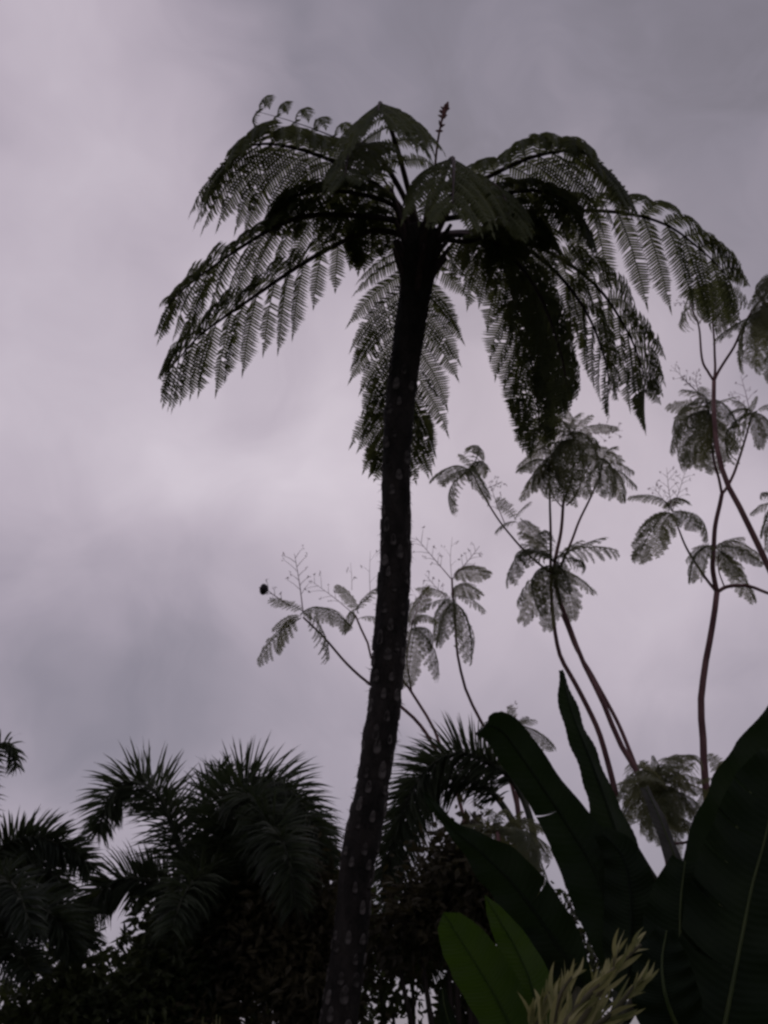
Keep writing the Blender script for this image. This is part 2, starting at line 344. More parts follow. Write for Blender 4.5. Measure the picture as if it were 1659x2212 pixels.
fern_frond([(915, 520, 6.0), (950, 450, 5.85), (1010, 400, 5.6), (1060, 395, 5.3), (1090, 430, 5.1), (1100, 480, 5.0)], .50, 17, .2, 2.0, **X)
fern_frond([(893, 515, 6.0), (850, 445, 5.9), (750, 415, 5.75), (650, 418, 5.6), (590, 445, 5.5)], .54, 17, .2, 1.9, **X)
fern_frond([(925, 545, 6.1), (950, 520, 6.2), (1020, 520, 6.3), (1100, 490, 6.2), (1160, 485, 6.1), (1190, 505, 6.0)], .40, 14, .3, 1.8, **X)
fern_frond([(897, 535, 6.05), (880, 490, 6.05), (835, 470, 6.1), (790, 490, 6.2), (755, 530, 6.25)], .40, 13, .3, 1.7, **X)
# young frond, its pinnae still curled in balls
def curled_frond():
    c = spline(PX([(893, 505, 6.0), (830, 390, 5.9), (770, 320, 5.75), (712, 292, 5.6), (630, 262, 5.45), (552, 240, 5.3)]), 60); T, Nn, B = frames(c); s = np.linspace(0, 1, 60)
    mb = MB(); mb.tube(c, .016 * (1 - s) ** 1.3 + .002, 7); fr = mb.build('frond', 'fern_rachis', fern, FB); fr['label'] = 'young frond with small curled pinnae along its stalk'
    for t, sc in ((.63, .26), (.73, .28), (.82, .28), (.91, .26), (.985, .24)):
        for sd in (1, -1):
            if sd == -1 and random.random() < .25: continue
            i = int(t * 59); m2 = MB(); d = B[i] * sd * .40 + Nn[i] * .95 + T[i] * .15
            pinna_geo(m2, c[i], d, nrm(T[i] * .4 + Nn[i] * .6), sc * 1.2 * random.uniform(.9, 1.12), 4.6, .080, spacing=.014, K=14, curl=1.6)
            m2.build('pinna', 'pinna', fr, FB, smooth=False)
curled_frond()
# petiole stumps ringing the top of the trunk, and old stubs just below
for q in range(26):
    a = 2 * math.pi * q / 26 * 5.18; i = int(len(TC) - 4 - (q % 13) * 1.3); d = math.cos(a) * Tn[i] + math.sin(a) * Tb[i]
    L = random.uniform(.14, .34) * (1.5 if q % 13 < 3 else 1); p = TC[i] + d * TRAD[i] * .75
    mb = MB(); pts = spline([p - Tt[i] * .1, p + d * .03 + Tt[i] * .06, p + d * (.06 + L * .28) + Tt[i] * L], 8); mb.tube(pts, np.linspace(.034, .017, 8), 6); mb.build('petiole_stump', 'fern_rachis', fern, FB)
# crozier: an unopened frond standing up
cz = spline(PX([(930, 480, 5.9), (938, 380, 5.7), (945, 310, 5.5), (954, 262, 5.4), (962, 236, 5.38), (968, 220, 5.36)]), 26)
mb = MB(); mb.tube(cz, np.interp(np.linspace(0, 1, 26), (0, .55, .8, .9, .97, 1), (.016, .010, .009, .02, .024, .006)), 8)
for t in (.72, .78, .84, .88, .92, .95):
    i = int(t * 25); 
    for j in range(3):
        a = random.uniform(0, 6.28); dd = np.array((math.cos(a), math.sin(a), .7)); mb.tube(spline([cz[i], cz[i] + dd * .02, cz[i] + dd * .034], 4), [.010, .012, .003], 5) if False else mb.tube([cz[i], cz[i] + dd * .018, cz[i] + dd * .04], [.009, .012, .003], 5)
co_ = mb.build('crozier', 'crozier', fern, FB); co_['label'] = 'reddish upright bud stalk rising above the crown'

# ------------------------------------------------------------------ flame trees (bipinnate leaves on bare reddish branches)
def bipinnate_mesh(seed, arch, sag, npair=13, width=.30):
    rnd = np.random.RandomState(seed); mb = MB()
    s = np.linspace(0, 1, 16); c = np.stack([s, 0 * s, arch * 4 * s * (1 - s) * (1 - .3 * s)], 1); c[:, 1] = .03 * np.sin(3 * s + seed)
    mb.tube(c, np.linspace(.011, .004, 16), 5)
    T = np.gradient(c, axis=0); T /= np.linalg.norm(T, axis=1)[:, None]
    for kx in range(npair):
        t = .13 + .86 * kx / (npair - 1); x = t * 15; i = min(14, int(x)); p = c[i] + (c[i + 1] - c[i]) * (x - i); u = (t - .13) / .87
        L0 = width * (.55 + .45 * min(1, u / .3)) * (1 - max(0, (u - .55) / .45) ** 2 * .55)
        for sd in (1, -1):
            L = L0 * rnd.uniform(.85, 1.12); a = R(28 + 30 * u + rnd.uniform(-6, 6)); d = np.array((0, sd * math.cos(a), 0)) + T[i] * math.sin(a)
            d = nrm(d + np.array((0, 0, rnd.uniform(-.15, .15)))); q = p.copy(); K = 12; P = [q.copy()]; D = [d]
            for j in range(K):
                d = nrm(d + np.array((0, 0, -sag / K))); q = q + d * L / K; P.append(q.copy()); D.append(d)
            P = np.array(P); D = np.array(D)
            r = .0028; v = []
            for j in range(K + 1): v += [P[j] + (0, 0, r), P[j] - (0, 0, r)]
            mb.add(v, [(2 * j, 2 * j + 1, 2 * j + 3, 2 * j + 2) for j in range(K)])
            for j in range(1, K + 1):
                sdv = np.cross(D[j], (0, 0, 1.0)); sdv = nrm(sdv); w = .050 * (1 - .45 * max(0, (j / K - .5) * 2) ** 2) * rnd.uniform(.8, 1.15); h = L / K * .40
                for s2 in (1, -1):
                    qv = nrm(sdv * s2 + D[j] * .45 + np.array((0, 0, rnd.uniform(-.45, .1)))) * w
                    mb.add([P[j] - D[j] * h, P[j] + D[j] * h, P[j] + qv + D[j] * h * .4, P[j] + qv - D[j] * h * .7], [(0, 1, 2, 3)])
    m = mb.mesh('bipinnate_leaf', False); m.materials.append(M['flame_leaf']); return m
BIP = [bipinnate_mesh(i, a, g, n_, w) for i, (a, g, n_, w) in enumerate(((.12, .9, 13, .27), (.20, 1.3, 14, .30), (.06, .6, 12, .24), (.26, 1.7, 13, .28), (.15, 1.1, 11, .32)))]
def bip_leaf(tree, b, t, var=None):
    b = np.asarray(b); t = np.asarray(t); x = t - b; L = np.linalg.norm(x); x = x / L; z = np.array((random.uniform(-.6, .6), random.uniform(-.6, .6), 1.0)); y_ = random.uniform(.7, 1.15)
    if abs(x[2]) > .93: z = np.array((random.uniform(-.4, .4), -1.0, .2))
    z = nrm(z - x * np.dot(z, x)); y = np.cross(z, x) * y_; o = bpy.data.objects.new('leaf', random.choice(BIP) if var is None else BIP[var]); COL.objects.link(o); o.parent = tree
    m = Matrix(((x[0] * L, y[0] * L, z[0] * L, 0), (x[1] * L, y[1] * L, z[1] * L, 0), (x[2] * L, y[2] * L, z[2] * L, 0), (0, 0, 0, 1))); m.translation = b - base(tree); o.matrix_local = m
def branch(tree, pts, r0, r1, name='branch', n=24, ground=False):
    c = PX(pts)
    if ground: c = [np.array((c[0][0] + .1, c[0][1], -.05)), (np.array((c[0][0] + .05, c[0][1], 0)) + c[0]) / 2] + c
    c = spline(c, n); c = c + np.array([noise.noise_vector(Vector(p) * 2.2) for p in c]) * .02
    mb = MB(); mb.tube(c, np.linspace(r0, r1, n) * .66, 7); return mb.build(name, 'flame_bark', tree, base(tree))
def leaves(tree, px, py, Y, tips, jitter=.25):
    for tpx, tpy in tips:
        bx = px + random.uniform(-9, 9); by = py + random.uniform(-9, 9); kk = random.uniform(.9, 1.14); tpx = px + (tpx - px) * kk + random.uniform(-9, 9); tpy = py + (tpy - py) * kk + random.uniform(-9, 9); bip_leaf(tree, at(bx, by, Y), at(tpx, tpy, Y + random.uniform(-jitter, jitter) * 2.2))
def spray(tree, px, py, Y, n, lo, hi, a0, a1, jit=.4):
    "leaves radiating from a branch end, between two picture angles (0 right, 90 up)"
    for q in range(n):
        a = R(a0 + (a1 - a0) * (q + random.uniform(.1, .9)) / n); l = random.uniform(lo, hi)
        bip_leaf(tree, at(px + random.uniform(-9, 9), py + random.uniform(-9, 9), Y), at(px + l * math.cos(a), py - l * math.sin(a) + l * .12, Y + random.uniform(-jit, jit)))
def stalk(tree, px, py, tx, ty, Y, side=7, r=.009):
    "bare flower stalk with thin side twigs"
    c = spline([at(px, py, Y), at((px + tx) / 2 + random.uniform(-4, 4), (py + ty) / 2, Y), at(tx, ty, Y)], 14); mb = MB(); r *= .62; mb.tube(c, np.linspace(r, r * .35, 14), 4); L = np.linalg.norm(c[-1] - c[0])
    d0 = nrm(c[-1] - c[0])
    for q in range(side):
        i = int(4 + 9 * q / max(1, side)); sg = 1 if q % 2 else -1; x = nrm(np.cross(d0, (0, 1.0, 0))) * sg; e_ = c[i] + (x * .8 + d0 * .8 + np.array((0, random.uniform(-.5, .5), 0))) * L * random.uniform(.12, .24)
        mb.tube([c[i], (c[i] + e_) / 2 + np.array((0, 0, .01)), e_], [r * .5, r * .4, r * .25], 4)
        for w in range(2):
            p = e_ + np.random.uniform(-.012, .012, 3); mb.tube([p, p + np.random.uniform(-.02, .02, 3) + (0, 0, .01), p + np.random.uniform(-.03, .03, 3)], [.002, .005, .002], 4)
    mb.build('flower_stalk', 'flame_bark', tree, base(tree))
GF = 'feathery leaved trees behind the tree fern'
def flame(px, Y, label):
    p = at(px, 2212, Y); return thing('flame_tree', (p[0], Y, 0), label, 'tree', GF)

# right-hand tree
Y = 10.0; A = flame(1530, Y, 'slim tree with straight reddish trunk, rightmost upright trunk, standing right of the bowed stems')
branch(A, [(1535, 1900, Y), (1530, 1760, Y), (1518, 1600, Y), (1516, 1510, Y), (1530, 1400, Y), (1550, 1278, Y)], .075, .050, 'trunk', 30, True)
branch(A, [(1550, 1278, Y), (1539, 1221, Y), (1543, 1157, Y), (1559, 1069, Y)], .046, .038)
branch(A, [(1559, 1069, Y), (1552, 1035, Y), (1543, 1005, Y), (1536, 955, Y), (1530, 890, Y)], .028, .016)
branch(A, [(1559, 1069, Y), (1573, 1048, Y), (1599, 988, Y), (1615, 925, Y), (1626, 890, Y)], .030, .016)
branch(A, [(1550, 1278, Y), (1522, 1245, Y), (1490, 1196, Y), (1465, 1140, Y), (1450, 1108, Y)], .028, .013)
branch(A, [(1550, 1278, Y), (1575, 1266, Y), (1620, 1266, Y), (1662, 1284, Y - .2), (1720, 1300, Y - .4)], .035, .022)
branch(A, [(1566, 1268, Y), (1553, 1235, Y), (1550, 1200, Y)], .014, .01)
leaves(A, 1528, 882, Y, [(1440, 925), (1470, 1012), (1505, 975), (1448, 868), (1580, 955), (1578, 862), (1480, 838), (1450, 960), (1590, 905), (1545, 990), (1498, 1000), (1520, 835), (1475, 905)])
leaves(A, 1626, 893, Y, [(1580, 985), (1585, 868), (1645, 848), (1668, 935), (1600, 930), (1690, 880), (1650, 960), (1572, 900)])
leaves(A, 1450, 1108, Y, [(1374, 1082), (1392, 1195), (1428, 1175), (1515, 1135), (1520, 1160), (1480, 1075), (1410, 1150)])
leaves(A, 1542, 1178, Y, [(1478, 1205), (1492, 1255), (1605, 1152), (1632, 1192), (1620, 1278), (1510, 1250), (1590, 1250), (1500, 1185), (1650, 1215)])
for t in ((1480, 1020), (1440, 1010), (1410, 1050)): stalk(A, 1452, 1105, *t, Y)
for t in ((1505, 800), (1472, 815), (1450, 790)): stalk(A, 1510, 850, *t, Y)
for t in ((1600, 810), (1575, 850)): stalk(A, 1620, 890, *t, Y, 5)
# leaning tree that comes in from the right edge
Y = 9.5; A2 = flame(1850, Y, 'leaning tree entering from the right edge, its top forking in three')
branch(A2, [(1880, 1700, Y), (1750, 1400, Y), (1656, 1221, Y), (1610, 1118, Y), (1573, 1048, Y), (1554, 992, Y), (1545, 928, Y), (1541, 868, Y), (1543, 823, Y)], .085, .040, 'trunk', 36, True)
branch(A2, [(1543, 823, Y), (1530, 802, Y), (1518, 777, Y), (1510, 706, Y), (1500, 680, Y), (1492, 655, Y)], .026, .014)
branch(A2, [(1543, 823, Y), (1547, 787, Y), (1542, 717, Y), (1540, 660, Y), (1538, 620, Y)], .026, .014)
branch(A2, [(1543, 823, Y), (1552, 806, Y), (1568, 780, Y), (1596, 727, Y), (1620, 678, Y), (1652, 640, Y), (1690, 600, Y)], .028, .016)
branch(A2, [(1512, 700, Y), (1520, 690, Y), (1542, 682, Y)], .010, .008)
branch(A2, [(1625, 672, Y), (1650, 662, Y), (1690, 655, Y)], .012, .008)
branch(A2, [(1608, 702, Y), (1630, 708, Y), (1665, 690, Y)], .012, .008)
leaves(A2, 1538, 615, Y, [(1480, 690), (1495, 650), (1585, 690), (1560, 700), (1610, 650), (1470, 640), (1520, 690), (1590, 600), (1545, 560)])
leaves(A2, 1665, 668, Y, [(1602, 778), (1640, 792), (1672, 800), (1635, 730), (1700, 740), (1612, 745), (1690, 640), (1660, 740), (1560, 718)])
leaves(A2, 1690, 1090, Y, [(1632, 1112), (1640, 1150), (1660, 1180), (1645, 1060), (1700, 1150)])
leaves(A2, 1700, 600, Y, [(1640, 640), (1650, 690), (1660, 600)])
stalk(A2, 1492, 655, 1455, 655, Y, 4); stalk(A2, 1650, 650, 1662, 610, Y, 3)
# middle tree: three stems
Y = 9.0; B_ = flame(1420, Y, 'several stemmed tree in the middle right, stems bowing left to dense leaf clusters')
branch(B_, [(1440, 1850, Y), (1390, 1695, Y), (1335, 1600, Y), (1290, 1490, Y), (1250, 1400, Y), (1215, 1318, Y), (1200, 1250, Y), (1198, 1228, Y)], .055, .032, 'trunk', 30, True)
branch(B_, [(1385, 1685, Y + .1), (1340, 1580, Y + .1), (1285, 1465, Y + .1), (1240, 1390, Y + .1), (1212, 1330, Y + .1)], .032, .022)
branch(B_, [(1330, 1720, Y + .2), (1290, 1580, Y + .2), (1245, 1480, Y + .2), (1205, 1400, Y + .2), (1191, 1320, Y + .2), (1190, 1200, Y + .2), (1187, 1125, Y + .2), (1187, 1005, Y + .2)], .045, .016, n=34)
branch(B_, [(1198, 1228, Y), (1210, 1154, Y), (1219, 1080, Y), (1233, 1050, Y), (1240, 1000, Y), (1232, 945, Y)], .032, .016)
branch(B_, [(1224, 1090, Y), (1240, 1075, Y), (1255, 1045, Y), (1262, 1000, Y)], .016, .012)
branch(B_, [(1217, 1097, Y), (1200, 1075, Y), (1186, 1045, Y)], .012, .009)
branch(B_, [(1206, 1240, Y), (1222, 1203, Y), (1254, 1118, Y), (1280, 1065, Y), (1297, 1025, Y), (1305, 990, Y)], .024, .014)
branch(B_, [(1205, 1245, Y), (1150, 1205, Y), (1095, 1145, Y), (1060, 1095, Y), (1040, 1060, Y), (1018, 1022, Y)], .020, .012)
leaves(B_, 1232, 945, Y, [(1122, 945), (1125, 1000), (1140, 1030), (1180, 1050), (1230, 1048), (1290, 1030), (1330, 990), (1325, 930), (1190, 885), (1250, 880), (1160, 915), (1290, 900), (1205, 1020), (1265, 1040), (1155, 975), (1300, 960), (1222, 880), (1175, 990)])
leaves(B_, 1187, 1005, Y + .2, [(1120, 1080), (1150, 1060), (1220, 1060), (1125, 1010), (1165, 940), (1225, 970)])
leaves(B_, 1305, 1000, Y, [(1372, 1045), (1340, 1080), (1355, 1010), (1265, 1055), (1320, 1065), (1345, 960), (1260, 980)])
leaves(B_, 1195, 1215, Y, [(1094, 1245), (1140, 1345), (1120, 1290), (1235, 1318), (1290, 1282), (1336, 1188), (1290, 1160), (1120, 1135), (1110, 1200), (1190, 1330), (1160, 1310), (1270, 1235), (1225, 1285), (1130, 1170), (1255, 1180), (1170, 1140)])
leaves(B_, 1120, 1120, Y, [(1064, 1145), (1085, 1085), (1165, 1165), (1150, 1085)])
leaves(B_, 1018, 1022, Y, [(930, 1022), (985, 1090), (1015, 968), (1045, 1060), (955, 1045), (1000, 980), (1040, 1030)])
for t in ((1345, 930), (1150, 880)): stalk(B_, 1240, 940, *t, Y, 8)
stalk(B_, 1040, 1060, 1085, 1040, Y, 5); stalk(B_, 1090, 1130, 1060, 1050, Y, 5)
# small tree behind the fern trunk
Y = 10.5; C_ = flame(1010, Y, 'thin branched tree partly hidden behind the dark fern trunk')
branch(C_, [(1010, 1820, Y), (975, 1680, Y), (927, 1557, Y), (874, 1473, Y), (830, 1440, Y), (803, 1425, Y), (793, 1386, Y), (776, 1352, Y), (768, 1330, Y)], .05, .018, 'trunk', 36, True)
branch(C_, [(975, 1680, Y), (910, 1570, Y), (867, 1527, Y), (797, 1475, Y), (746, 1430, Y), (696, 1373, Y), (656, 1332, Y)], .034, .018)
branch(C_, [(890, 1495, Y), (880, 1430, Y), (888, 1352, Y)], .018, .012)
leaves(C_, 652, 1330, Y, [(570, 1425), (588, 1355), (738, 1345), (712, 1420), (592, 1300), (610, 1400)])
leaves(C_, 768, 1330, Y, [(728, 1276), (744, 1366), (820, 1270), (830, 1350), (800, 1290)])
leaves(C_, 888, 1352, Y, [(958, 1452), (890, 1472), (945, 1345), (915, 1285), (930, 1400)])
stalk(C_, 655, 1325, 636, 1196, Y, 9, .012); stalk(C_, 628, 1310, 566, 1266, Y, 6, .014); stalk(C_, 768, 1330, 672, 1255, Y, 9); stalk(C_, 800, 1290, 800, 1190, Y, 3, .006); stalk(C_, 760, 1275, 757, 1215, Y, 2, .005); stalk(C_, 888, 1350, 915, 1270, Y, 7)
c = at(570, 1273, Y); mb = MB(); mb.tube(spline([c + (-.05, 0, .01), c, c + (.05, 0, -.01)], 9), [.006, .05, .062, .07, .07, .066, .058, .045, .006], 9); mb.build('seed_pod', 'pod', C_, base(C_))
Y = 10.2; C2 = flame(1100, Y, 'single stemmed young tree just right of the fern trunk with bare flower stalks')
branch(C2, [(1120, 1760, Y), (1080, 1640, Y), (1043, 1567, Y), (1008, 1493, Y), (993, 1436, Y), (987, 1400, Y), (983, 1319, Y), (978, 1285, Y), (976, 1250, Y)], .05, .018, 'trunk', 36, True)
leaves(C2, 980, 1296, Y, [(1012, 1392), (950, 1372), (1046, 1312), (914, 1268), (938, 1372), (1000, 1370), (915, 1310), (1030, 1280)])
leaves(C2, 990, 1235, Y, [(1048, 1242)])
stalk(C2, 976, 1252, 898, 1160, Y, 10, .011); stalk(C2, 976, 1252, 977, 1160, Y, 3, .006); stalk(C2, 976, 1252, 1036, 1180, Y, 8, .011); stalk(C2, 975, 1300, 918, 1240, Y, 7)
# low crowns
Y = 9.6; D1 = flame(1110, Y, 'short feathery tree whose pale tips show above the drooping banana leaf')
branch(D1, [(1115, 1700, Y), (1112, 1620, Y), (1105, 1575, Y)], .05, .02, 'trunk', 24, True)
leaves(D1, 1108, 1575, Y, [(1198, 1612), (1165, 1565), (1102, 1522), (1140, 1540), (1185, 1640), (1060, 1560), (1150, 1600), (1080, 1535)])
stalk(D1, 1105, 1570, 1104, 1520, Y, 5)
Y = 6.9; D2 = flame(1085, Y, 'low feathery tree with fan of leaves beside the bright green leaf')
branch(D2, [(1085, 1980, Y), (1080, 1880, Y), (1075, 1800, Y)], .05, .022, 'trunk', 24, True)
leaves(D2, 1075, 1800, Y, [(1192, 1828), (1165, 1792), (1062, 1745), (1175, 1875), (1120, 1760), (1000, 1790), (1020, 1850), (1150, 1900), (1040, 1765), (980, 1830), (1180, 1850), (1190, 1800), (1140, 1775), (1180, 1900), (1095, 1750)])
Y = 9.2; D3 = flame(1450, Y, 'bushy feathery tree low at right behind the upright banana leaf')
branch(D3, [(1450, 1950, Y), (1445, 1820, Y), (1430, 1720, Y)], .055, .024, 'trunk', 24, True)
branch(D3, [(1445, 1820, Y), (1490, 1815, Y), (1540, 1770, Y), (1560, 1700, Y)], .02, .012)
leaves(D3, 1430, 1715, Y, [(1340, 1695), (1350, 1755), (1500, 1640), (1380, 1655), (1480, 1700), (1400, 1800), (1470, 1790), (1440, 1650), (1345, 1720), (1500, 1740), (1420, 1660), (1380, 1790), (1455, 1840)])
leaves(D3, 1560, 1690, Y, [(1640, 1630), (1600, 1650), (1500, 1690), (1530, 1640), (1620, 1680), (1510, 1740), (1580, 1740)])
leaves(D3, 1440, 1705, Y - .5, [(1345, 1680), (1360, 1655), (1400, 1650), (1450, 1640), (1490, 1650), (1515, 1700), (1500, 1720), (1355, 1740), (1410, 1770), (1470, 1780)])
leaves(D3, 1425, 1700, Y - .3, [(1338, 1710), (1365, 1680), (1410, 1640), (1470, 1655), (1495, 1690), (1350, 1770), (1390, 1760), (1450, 1760), (1490, 1760), (1425, 1790)])
leaves(D3, 1500, 1780, Y, [(1440, 1800), (1540, 1830), (1460, 1850), (1480, 1720), (1550, 1790)])

# ------------------------------------------------------------------ palms with bushy fronds
def palm_frond(palm, pts, Ll=.42, nl=130, r0=.03, droop=.7, spread=1.0, t0=.16):
    c = spline(PX(pts), 50); T, Nn, B = frames(c); s = np.linspace(0, 1, 50)
    mb = MB(); mb.tube(c, r0 * (1 - s) ** .8 + .004, 6); fr = mb.build('frond', 'palm_rachis', palm, base(palm))
    m2 = MB(); gz = np.array((0, 0, -1.0)); nl = int(nl * 2.3); Ll *= 1.1
    for q in range(nl):
        t = t0 + (.99 - t0) * (q + random.random()) / nl; x = t * 49; i = min(48, int(x)); p = c[i] + (c[i + 1] - c[i]) * (x - i)
        for sd in (1, -1):
            th = random.uniform(-1.25, 1.4) * spread
            u = (t - t0) / (1 - t0); L = Ll * (.6 + .4 * min(1, u / .2)) * (1 - .55 * max(0, (u - .5) * 2) ** 2) * random.uniform(.8, 1.1)
            d = nrm((B[i] * sd * math.cos(th) + Nn[i] * math.sin(th)) * .92 + T[i] * (.34 + .3 * u)); w = random.uniform(.0065, .0105)
            K = 4; P = [p]; dd = d; wd = nrm(np.cross(d, T[i])) ; 
            wd = nrm(np.cross(wd, d) * .75 + wd * random.uniform(-.6, .6))
            for j in range(K):
                dd = nrm(dd + gz * droop / K * (.4 + .9 * j / K) * random.uniform(.6, 1.4)); P.append(P[-1] + dd * L / K)
            ws = (.5, 1, .95, .6)
            v = []
            for j in range(K): v += [P[j] + wd * w * ws[j], P[j] - wd * w * ws[j]]
            v.append(P[K]); m2.add(v, [(0, 1, 3, 2), (2, 3, 5, 4), (4, 5, 7, 6), (6, 7, 8)])
    o = m2.build('leaflets', 'palm_leaf', fr, base(palm), smooth=False); o['kind'] = 'stuff'
GP = 'bushy fronded palms behind the tree fern'
def make_palm(px, py, Y, label, r=.11):
    top = at(px, py, Y); t = thing('palm_tree', (top[0], Y, 0), label, 'palm', GP)
    c = spline([(top[0], Y, -.05), (top[0], Y, top[2] * .5), tuple(top)], 40); mb = MB(); s = np.linspace(0, 1, 40)
    mb.tube(c, r * (1.15 - .35 * s) * (1 + .05 * (np.arange(40) % 3 == 0)), 14); mb.build('trunk', 'palm_trunk', t, base(t))
    return t
Y = 8.6; P1 = make_palm(500, 2010, Y, 'palm with tall hooked fronds, left of the tree fern trunk')
palm_frond(P1, [(490, 2010, Y), (430, 1930, Y), (385, 1820, Y), (345, 1722, Y), (292, 1690, Y), (240, 1722, Y - .1), (212, 1800, Y - .15)], .40, 150, .034, .55)
palm_frond(P1, [(505, 2010, Y), (470, 1880, Y - .1), (475, 1760, Y - .2), (520, 1690, Y - .3), (600, 1690, Y - .4), (665, 1760, Y - .5), (700, 1860, Y - .6)], .38, 160, .036, .6)
palm_frond(P1, [(505, 2010, Y), (500, 1900, Y + .2), (520, 1800, Y + .4), (580, 1740, Y + .6), (650, 1790, Y + .7), (690, 1880, Y + .7)], .38, 150, .034, .6)
palm_frond(P1, [(505, 2010, Y), (530, 1930, Y - .3), (560, 1830, Y - .7), (590, 1790, Y - 1.1), (620, 1850, Y - 1.4), (640, 1960, Y - 1.5)], .36, 150, .034, .7)
palm_frond(P1, [(508, 2010, Y), (520, 1900, Y + .1), (560, 1790, Y + .1), (620, 1750, Y + .1), (680, 1810, Y + .1), (712, 1900, Y + .1)], .36, 150, .034, .6)
palm_frond(P1, [(505, 2010, Y), (480, 1850, Y - .2), (500, 1740, Y - .5), (540, 1720, Y - .8), (570, 1770, Y - 1.0), (580, 1870, Y - 1.1)], .36, 140, .034, .6)
palm_frond(P1, [(490, 2010, Y), (430, 1960, Y - .1), (340, 1910, Y - .2), (260, 1900, Y - .3), (200, 1950, Y - .4), (160, 2030, Y - .4)], .32, 130, .032, .8)
palm_frond(P1, [(500, 2010, Y), (470, 1930, Y - .4), (440, 1890, Y - .8), (400, 1930, Y - 1.2), (370, 2010, Y - 1.4)], .32, 120, .032, .8)
palm_frond(P1, [(510, 2010, Y), (580, 1950, Y), (660, 1940, Y), (720, 2000, Y), (750, 2090, Y)], .34, 120, .032, .8)
palm_frond(P1, [(505, 2010, Y), (450, 1830, Y + .3), (440, 1720, Y + .5), (460, 1675, Y + .6), (500, 1665, Y + .7)], .30, 90, .03, .5)
Y = 7.6; P2 = make_palm(-60, 2060, Y, 'palm cut by the left edge of the picture')
palm_frond(P2, [(-60, 2060, Y), (-50, 1920, Y), (0, 1835, Y), (70, 1808, Y), (140, 1830, Y), (200, 1875, Y)], .27, 150, .03, .6)
palm_frond(P2, [(-60, 2060, Y), (-60, 1850, Y), (-40, 1690, Y), (-8, 1615, Y), (20, 1610, Y), (36, 1660, Y)], .22, 90, .03, 1.2)
palm_frond(P2, [(-60, 2060, Y), (-20, 1980, Y - .2), (50, 1945, Y - .3), (120, 1985, Y - .4), (160, 2060, Y - .4)], .27, 130, .03, .8)
palm_frond(P2, [(-60, 2060, Y), (-30, 1960, Y - .4), (0, 1900, Y - .8), (40, 1930, Y - 1.1), (70, 2020, Y - 1.2)], .25, 120, .03, .8)
palm_frond(P2, [(-60, 2060, Y), (10, 1990, Y + .2), (90, 1960, Y + .3), (150, 1990, Y + .3), (190, 2050, Y + .3)], .30, 130, .03, .8)
palm_frond(P2, [(-60, 2060, Y), (-10, 1900, Y + .3), (40, 1850, Y + .4), (100, 1870, Y + .5), (140, 1930, Y + .5)], .30, 130, .03, .7)
palm_frond(P2, [(-60, 2060, Y), (-20, 2040, Y - .3), (30, 2050, Y - .6), (70, 2100, Y - .8)], .25, 110, .03, .8)
palm_frond(P2, [(-60, 2060, Y), (-100, 1950, Y), (-160, 1900, Y), (-230, 1950, Y)], .27, 100, .03, .8)
Y = 8.8; P3 = make_palm(1160, 1960, Y, 'palm right of the tree fern trunk with one frond arching left')
palm_frond(P3, [(1160, 1960, Y), (1150, 1790, Y), (1110, 1690, Y), (1050, 1645, Y), (985, 1628, Y), (920, 1665, Y), (868, 1760, Y), (832, 1900, Y)], .37, 180, .034, .6, t0=.36)
palm_frond(P3, [(1158, 1960, Y), (1120, 1800, Y + .2), (1050, 1700, Y + .3), (970, 1680, Y + .4), (905, 1740, Y + .4), (862, 1850, Y + .4), (845, 1960, Y + .4)], .36, 160, .034, .65, t0=.36)
palm_frond(P3, [(1155, 1960, Y), (1100, 1900, Y), (1020, 1880, Y), (940, 1920, Y), (880, 2000, Y), (850, 2080, Y)], .34, 130, .034, .8)
palm_frond(P3, [(1155, 1960, Y), (1080, 1960, Y), (990, 1985, Y), (930, 2040, Y), (900, 2110, Y)], .34, 120, .034, .8)
palm_frond(P3, [(1160, 1960, Y), (1100, 1870, Y + .3), (1060, 1820, Y + .6), (1000, 1830, Y + .8), (960, 1900, Y + .9)], .3, 120, .034, .8)

# ------------------------------------------------------------------ broad-leaved shrubs and small trees
def shrub(name, label, blobs, Y, n, leaf, mat, trunk_px, group=None, dens=6):
    p0 = at(trunk_px, 2212, Y); t = thing(name, (p0[0], Y, 0), label, 'tree' if name.endswith('tree') else 'shrub', group)
    m = MB(); f = MB()
    for (bx, by, rx, ry) in blobs:
        c0 = at(bx, by, Y); sc = np.linalg.norm(at(bx + 1, by, Y) - c0); a, b = rx * sc, ry * sc * 1.05
        k = max(6, int(n * rx * ry / 9000)); lb = spline([(p0[0], Y, -.05), (p0[0] * .6 + c0[0] * .4, Y, c0[2] * .45), tuple(c0)], 14); m.tube(lb, np.linspace(.05, .012, 14), 6)
        for q in range(k):
            d = np.random.normal(size=3); d = nrm(d) * random.random() ** .45; cc = c0 + d * np.array((a, a * .8, b)); tw = np.array((cc - c0) * random.uniform(.0, .5) + c0)
            m.tube([tw, (tw + cc) / 2 + np.random.uniform(-.03, .03, 3), cc], [.008, .006, .003], 4)
            for w in range(dens + 6):
                p = cc + np.random.normal(size=3) * leaf * 1.25; L = leaf * random.uniform(.6, 1.2); x = nrm(np.random.normal(size=3) + nrm(p - cc) * .8 + np.array((0, 0, -.5))); y = nrm(np.cross(x, np.random.normal(size=3))); z = np.cross(x, y); h = L * .24
                f.add([p, p + x * L * .4 + y * h - z * .02 * L, p + x * L, p + x * L * .4 - y * h - z * .02 * L, p + x * L * .5 + z * L * .08], [(0, 1, 4), (1, 2, 4), (2, 3, 4), (3, 0, 4)])
    m.build('trunk', 'bark', t, base(t)); o = f.build('crown', mat, t, base(t), smooth=False)
    return t
GS = 'dark shrubs and small trees along the bottom'
